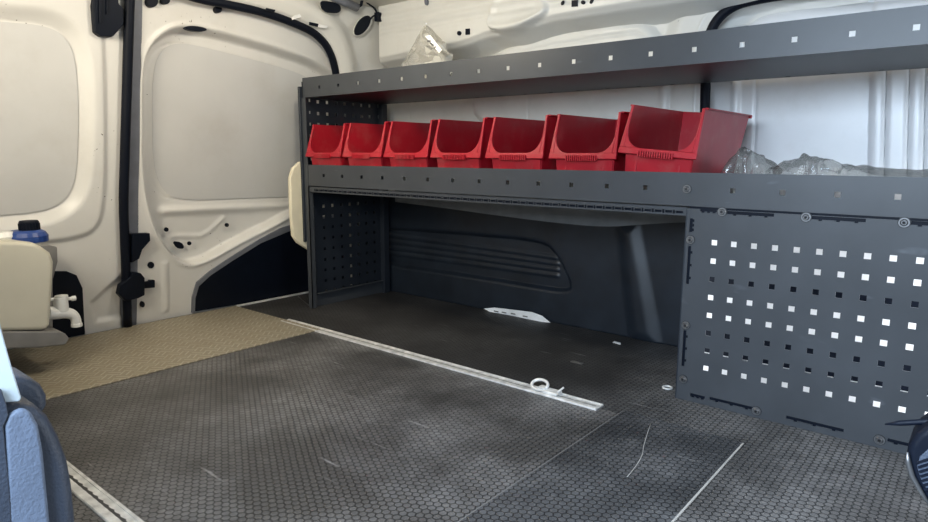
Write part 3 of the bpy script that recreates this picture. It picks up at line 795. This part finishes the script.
# ================================================================== ON THE FLOOR
def airline(name, x0, x1, y0, y1, label):
    """aluminium lashing rail: two ribs, a scalloped slot and dark bed"""
    mb = MB().box((x0, y0, -0.0005), (x1, y1, 0.0035))
    root = mb.build(name, M['alu'], bevel=0.0008); tag(root, label, 'lashing rail')
    xc = (x0+x1)/2; sl = MB()
    pts = []; n = int((y1-y0-0.02)/0.0085)
    for i in range(n):
        y = y0+0.01+i*0.0085; r = 0.0035+0.0035*(0.5+0.5*math.cos(2*math.pi*y/0.0255)); pts.append((y, r))
    L = [(xc-0.003-r*0.2, y, 0.0036) for y, r in pts]; R = [(xc-0.003+r, y, 0.0036) for y, r in pts]
    vs = L+R; sl.add(vs, [(i, i+1, n+i+1, n+i) for i in range(n-1)])
    sl.build('slot', M['alu_dark'], root, fix=False)
    for s in (-1, 1): MB().box((xc+s*(x1-x0)*0.40-0.0035, y0, 0.0035), (xc+s*(x1-x0)*0.40+0.0035, y1, 0.0052)).build('rib', M['alu'], root, bevel=0.0008)
    return root
r1 = airline('lashing_rail', 1.499, 1.545, 0.772, 2.215, 'long aluminium lashing rail on the floor in front of the shelving')
for ch in list(r1.children):
    if ch.name.startswith('slot'):
        ch.data.materials.clear(); ch.data.materials.append(simple('rail_slot_bright', (0.40, 0.39, 0.37), 0.5, 0.4))
r2 = airline('lashing_rail', 0.428, 0.473, 0.55, 1.98, 'aluminium lashing rail with dark zigzag slot at the lower left corner')
for ch in list(r2.children):
    if ch.name.startswith('slot'):
        ch.scale = (1, 1, 1)
# lashing ring on the long rail
lr = thing('lashing_ring', 'worn metal lashing ring fitting on the long floor rail', 'lashing ring', (1.522, 0.955, 0.005))
rg = [(0.004+0.016*math.cos(a), 0.026*math.sin(a)+0.014, 0.010+0.010*math.cos(a)+0.004) for a in np.linspace(0, 2*math.pi, 25)]
MB().tube(rg, 0.0048, 8, caps=False).build('ring', M['alu'], lr, smooth=True)
MB().box((-0.017, -0.055, 0.0), (0.017, -0.005, 0.009)).box((-0.012, -0.012, 0), (0.012, 0.012, 0.014)).build('base', M['alu'], lr, bevel=0.003)
MB().tube([(0.0, -0.05, 0.008), (0.012, -0.062, 0.022)], 0.003, 6).build('spring_pin', M['alu'], lr)
# torn white strip at the liner foot
pts = [(484,308.5),(494,307.6),(514,309.5),(532,312),(542,316),(551,322.5),(531,321),(511,316.5),(494,313.5)]
tp_ = MB().prism([onx(x, y, 2.205) if False else np.array([2.200+0.004*math.sin(i*2.1), *onx(x, y, 2.202)[1:]]) for i, (x, y) in enumerate(pts)], (0.002, 0, 0)).build('torn_label', M['paper'])
tag(tp_, 'torn white paper strip at the foot of the black wall lining', 'paper')
pk = MB()
for a in ((495,311),(503,312.2),(512,313.4),(524,316)):
    q = onx(*a, 2.195); MB().box((q[0]-0.001, q[1]-0.018, q[2]-0.003), (q[0], q[1]+0.006, q[2]+0.002)).build('label_print', M['grey'], tp_)
c = onz(667.5, 388.5)
rg = [(c[0]+0.013*math.cos(a), c[1]+0.013*math.sin(a), 0.003) for a in np.linspace(0, 2*math.pi, 25)]
o = MB().tube(rg, 0.003, 8, caps=False).build('eyelet', M['alu'], smooth=True); tag(o, 'small bright metal eyelet on the floor at corner of perforated panel', 'eyelet')
c = onz(577, 363); o = MB().box((c[0]-0.008, c[1]-0.022, 0), (c[0]+0.008, c[1]+0.022, 0.003)).box((c[0]-0.004, c[1]-0.010, 0.003), (c[0]+0.004, c[1]+0.010, 0.005)).build('metal_tab', M['bolt'], bevel=0.001)
tag(o, 'small flat metal tab lying on dark floor under the shelving', 'metal piece')
c = onz(617, 343); o = MB().prism([(c[0]-0.012, c[1]-0.02, 0), (c[0]+0.006, c[1]-0.012, 0), (c[0]+0.010, c[1]+0.016, 0), (c[0]-0.006, c[1]+0.014, 0)], (0, 0, 0.002)).build('paper_scrap', M['paper'])
tag(o, 'tiny pale scrap on the floor close to the wall lining', 'paper')
pts = [onz(x, y, 0.0025) for x, y in ((651,423.5),(648,431),(646,438),(643.5,446),(642.5,455),(638,463),(633,470),(627,477))]
o = MB().tube(smooth_line(pts, 2), 0.0009, 6).build('thread', M['seam'], smooth=True); tag(o, 'thin pale curved thread lying on the darker floor board', 'thread')

# ================================================================== WATER CONTAINER (left)
YC = 2.2
def yc(x, y, Y=YC): return ony(x, y, Y)
hold = thing('container_holder', 'grey plastic tray holder under the cream water container at left', 'holder', (0.5, YC+0.1, 0.004))
tray = [yc(x, y) for x, y in [(-70,331),(40,331.5),(60,331),(66,334),(70,339),(66,345),(40,348),(-70,352)]]
P_('tray', MB().prism(tray, (0, 0.26, 0)), M['grey'], 0.006, par=hold)
P_('back_plate', MB().prism([yc(x, y, YC+0.262) for x, y in [(30,246),(50,245),(57.5,247),(58,262),(53,280),(53,338),(-60,345),(-60,246)]], (0, 0.03, 0)), M['grey'], 0.004, par=hold)
P_('foot', MB().box((0.20, YC+0.05, 0.0035), (0.56, YC+0.24, 0.105)), M['black'], 0.004, par=hold)  # added black block painting the shade under the tray, also its support
can = thing('water_container', 'cream plastic water container with black cap and white tap at left edge', 'water container', (0.48, YC+0.1, 0.145))
body = [yc(x, y) for x, y in [(-75,247),(-40,241),(20,241.5),(34,243),(41,246),(51,253),(54.5,262),(53.5,285),(50.5,325),(48,330.5),(30,331),(-75,333)]]
P_('body', MB().prism(body, (0, 0.24, 0)), M['tank'], 0.014, par=can)
nx = yc(29, 238, YC+0.1)
z0 = body[2][2]-0.004
P_('collar', MB().lathe((nx[0]-0.005, YC+0.10, z0), [(0.056, -0.01), (0.057, 0.008), (0.050, 0.020), (0.040, 0.026)]), M['blue'], par=can, smooth=False)
cap = P_('cap', MB().lathe((nx[0]+0.004, YC+0.10, z0+0.024), [(0.027, 0.0), (0.027, 0.026), (0.024, 0.031)]), M['black'], par=can)
cr = MB()
for k in range(20):
    a = 2*math.pi*k/20; cr.cyl((nx[0]+0.004+0.027*math.cos(a), YC+0.10+0.027*math.sin(a), z0+0.026), (0, 0, 1), 0.002, 0.021, 6)
P_('cap_ribs', cr, M['black'], par=cap)
q = yc(4, 241, YC+0.1)
P_('air_vent', MB().lathe((q[0], YC+0.10, z0), [(0.030, 0.0), (0.034, 0.012), (0.026, 0.026)]), M['white'], par=can)
# tap
t0 = yc(50, 309, YC+0.06); tap_y = YC+0.05
tp0 = lambda x, y: yc(x, y, tap_y)
path = smooth_line(np.array([tp0(48,313), tp0(57,313), tp0(66,312.5), tp0(73,314.5), tp0(76,319), tp0(76.5,325.5)]), 2)
tap = P_('tap', MB().tube(list(path), [0.021 - 0.006*min(1, i/(len(path)*0.75)) for i in range(len(path))], 14).cyl(tp0(61.5,311), (0, 0, 1), 0.021, 0.045, 18).cyl(tp0(76.5,323), (0, 0, -1), 0.0165, 0.012, 16), M['white'], par=can, smooth=False, bevel=0.002)
hh = tp0(61.5, 298.5)
P_('tap_handle', MB().cyl((hh[0], hh[1], hh[2]-0.008), (0, 0, 1), 0.019, 0.018, 16).tube([tp0(50,299.5), tp0(73,298.5)], 0.0055, 10).cyl(tp0(71.5,298.6)+np.array([0, 0, 0]), (1, 0, 0), 0.008, 0.012, 12), M['white'], par=tap, bevel=0.001)

# cream cover on the outside of the shelving's end
pts = [(309,160),(300,162),(293.5,168),(290.5,178),(291.5,215),(293.5,236),(298,243),(309,250),(314,250),(314,160)]
cv = MB().prism([ony(x, y, yE+0.017) for x, y in pts], (0, 0.022, 0)).build('plastic_cover', M['cream'], bevel=0.006)
tag(cv, 'cream rounded plastic cover standing out behind the left end of the shelving', 'cover')

# wiring under the roof
wz = thing('roof_conduit', 'pale tubular fitting under the roof above the rear corner', 'roof fitting', tuple(lean(345, 3, 0.12)))  # grey conduit tube, gives no light
P_('tube', MB().tube([lean(322, -9, 0.10), lean(340, 0, 0.10), lean(357, 7.5, 0.10)], 0.018, 14), M['channel'], par=wz, smooth=True)
P_('end_cap', MB().tube([lean(357, 7.5, 0.10), lean(361, 5, 0.10), lean(362, 0, 0.10), lean(361, -8, 0.10)], 0.007, 10), M['black'], par=wz, smooth=True)
cb = MB().tube(smooth_line(np.array([lean(362,-3,0.09), lean(368,4,0.09), lean(375,8,0.085), lean(377,14,0.085), lean(372,17,0.08), lean(368,22,0.072)]), 2), 0.004, 8).build('wiring', M['black'], smooth=True)
tag(cb, 'thin black wire with small connector beside the roof beam end', 'cable')
q = lean(378, 17, 0.09); MB().box((q[0]-0.013, q[1]-0.012, q[2]-0.020), (q[0]+0.013, q[1]+0.012, q[2]+0.020)).build('connector', M['black'], cb, bevel=0.003)

# ================================================================== FOREGROUND
YF = 0.52
def yf(x, y, Y=YF): return ony(x, y, Y)
pt = thing('pillar_trim', 'blue-grey plastic pillar cover with pale painted edge, blurred at lower left', 'trim', (0.12, YF, 0.0))
def down(pts): return [np.array(p) for p in pts]
def to_floor(P, xl):
    return P
cov = [yf(x, y) for x, y in [(-30,403),(8,404),(22,402),(38,407),(51,418),(62,438),(71,462),(76,490),(79,522),(81,600)]]
cov += [np.array([cov[-1][0], YF, 0.001]), np.array([cov[0][0], YF, 0.001])]
P_('cover', MB().prism(cov, (0, 0.06, 0)), M['trim'], 0.010, par=pt)
fac = [yf(x, y, YF-0.001) for x, y in [(2,424),(6,413),(18,406),(28,409),(36,423),(41,450),(48,522),(53,600),(10,600),(5,500)]]
P_('cover_face', MB().prism(fac, (0, -0.006, 0)), M['trim_face'], 0.004, par=pt)
kb = [yf(x, y, YF+0.045) for x, y in [(-20,372),(20,376),(33,379),(43,386),(49,397),(49,407),(46,416),(-20,420)]]
P_('knob', MB().prism(kb, (0, 0.05, 0)), M['trim'], 0.012, par=pt)
pe = [yf(x, y, YF-0.002) for x, y in [(-25,250),(-4,300),(2,330),(12,366),(22,398),(20,402),(5,403),(-25,405)]]
P_('pale_edge', MB().prism(pe, (0, 0.035, 0)), M['pale'], 0.003, par=pt)
ds = [yf(x, y, YF-0.003) for x, y in [(-25,385),(0,388),(5,403),(7,414),(2,425),(9,500),(15,600),(-25,600)]]
P_('dark_edge', MB().prism(ds, (0, -0.004, 0)), M['trim'], 0.001, par=pt)

XR = 0.62
def xr(x, y, X=XR): return onx(x, y, X)
bk = thing('plastic_housing', 'dark rounded plastic housing with ribbed inset at the lower right edge', 'plastic housing', tuple(np.array([XR, xr(935,470)[1], 0.0])))
out = [xr(x, y) for x, y in [(960,412),(928,426),(916,434),(908,445),(905,460),(910,478),(920,495),(932,512),(960,540)]]
P_('housing', MB().prism(out, (0.05, 0, 0)), M['black'], 0.006, par=bk)
P_('highlight_edge', MB().tube([xr(x, y, XR-0.002) for x, y in [(907.5,452),(908,462),(912,476),(921,492),(932,509)]], [0.0008, 0.0022, 0.0022, 0.0018, 0.001], 8), M['bolt'], par=bk, smooth=True)  # pale tube painting the highlight along the housing edge
P_('inset', MB().prism([xr(x, y, XR-0.0005) for x, y in [(960,440),(930,447),(920,456),(917,466),(922,482),(932,496),(960,512)]], (-0.002, 0, 0)), M['trim'], 0.001, par=bk)
rbm = MB()
for k in range(7):
    rbm.tube([xr(917+k*1.2, 463+k*4.5, XR-0.003), xr(950, 452+k*5.2, XR-0.003)], 0.0011, 6)
P_('inset_rib', rbm, M['black'], par=bk)
q = xr(936, 500)
P_('stalk', MB().prism([xr(940,470), xr(990,470), np.array([XR, xr(990,470)[1], 0.001]), np.array([XR, xr(940,470)[1], 0.001])], (0.04, 0, 0)), M['black'], 0.004, par=bk)
P_('spike', MB().tube([xr(885,424.3,XR+0.02), xr(900,423.2,XR+0.02), xr(928,421.5,XR+0.02), xr(965,420,XR+0.02)], [0.0006, 0.0024, 0.0026, 0.0032], 8), M['black'], par=bk, smooth=True)

# ================================================================== LIGHT
def area(name, loc, target, sx, sy, power, col):
    l = bpy.data.lights.new(name, 'AREA'); l.shape = 'RECTANGLE'; l.size = sx; l.size_y = sy; l.energy = power; l.color = col
    o = bpy.data.objects.new(name, l); COL.objects.link(o); o.location = loc
    o.rotation_euler = (Vector(target)-Vector(loc)).to_track_quat('-Z', 'Y').to_euler()
    return o
w = bpy.data.worlds.new('world'); scene.world = w; w.use_nodes = True
w.node_tree.nodes['Background'].inputs[0].default_value = (0.74, 0.85, 1.0, 1)
w.node_tree.nodes['Background'].inputs[1].default_value = 0.16
area('side_door_daylight', (-0.75, 0.40, 1.30), (1.5, 0.55, 0.20), 1.5, 0.9, 125, (0.68, 0.83, 1.0))
area('cab_daylight', (1.75, -1.25, 1.0), (2.1, 0.6, 0.75), 0.9, 0.6, 10, (0.86, 0.93, 1.0))
area('compartment_fill', (1.815, -0.40, 0.28), (1.84, 0.5, 0.26), 0.13, 0.45, 32.0, (0.92, 0.96, 1.0))  # unseen light added behind the perforated panel so its holes read white
area('rear_warm_light', (0.15, 1.75, 1.10), (1.5, 2.45, 0.70), 0.40, 0.30, 5.0, (1.0, 0.90, 0.72)).data.spread = math.radians(110)

pl = bpy.data.lights.new('roof_warm_fill', 'POINT'); pl.energy = 13.0; pl.color = (1.0, 0.90, 0.72); pl.shadow_soft_size = 0.06  # unseen warm light added near the roof to brighten beam and doors
po = bpy.data.objects.new('roof_warm_fill', pl); COL.objects.link(po); po.location = (1.30, 1.60, 1.26)
vs = scene.view_settings
vs.view_transform = 'Standard'; vs.look = 'None'; vs.gamma = 1.0; vs.exposure = 0.0; vs.use_curve_mapping = False
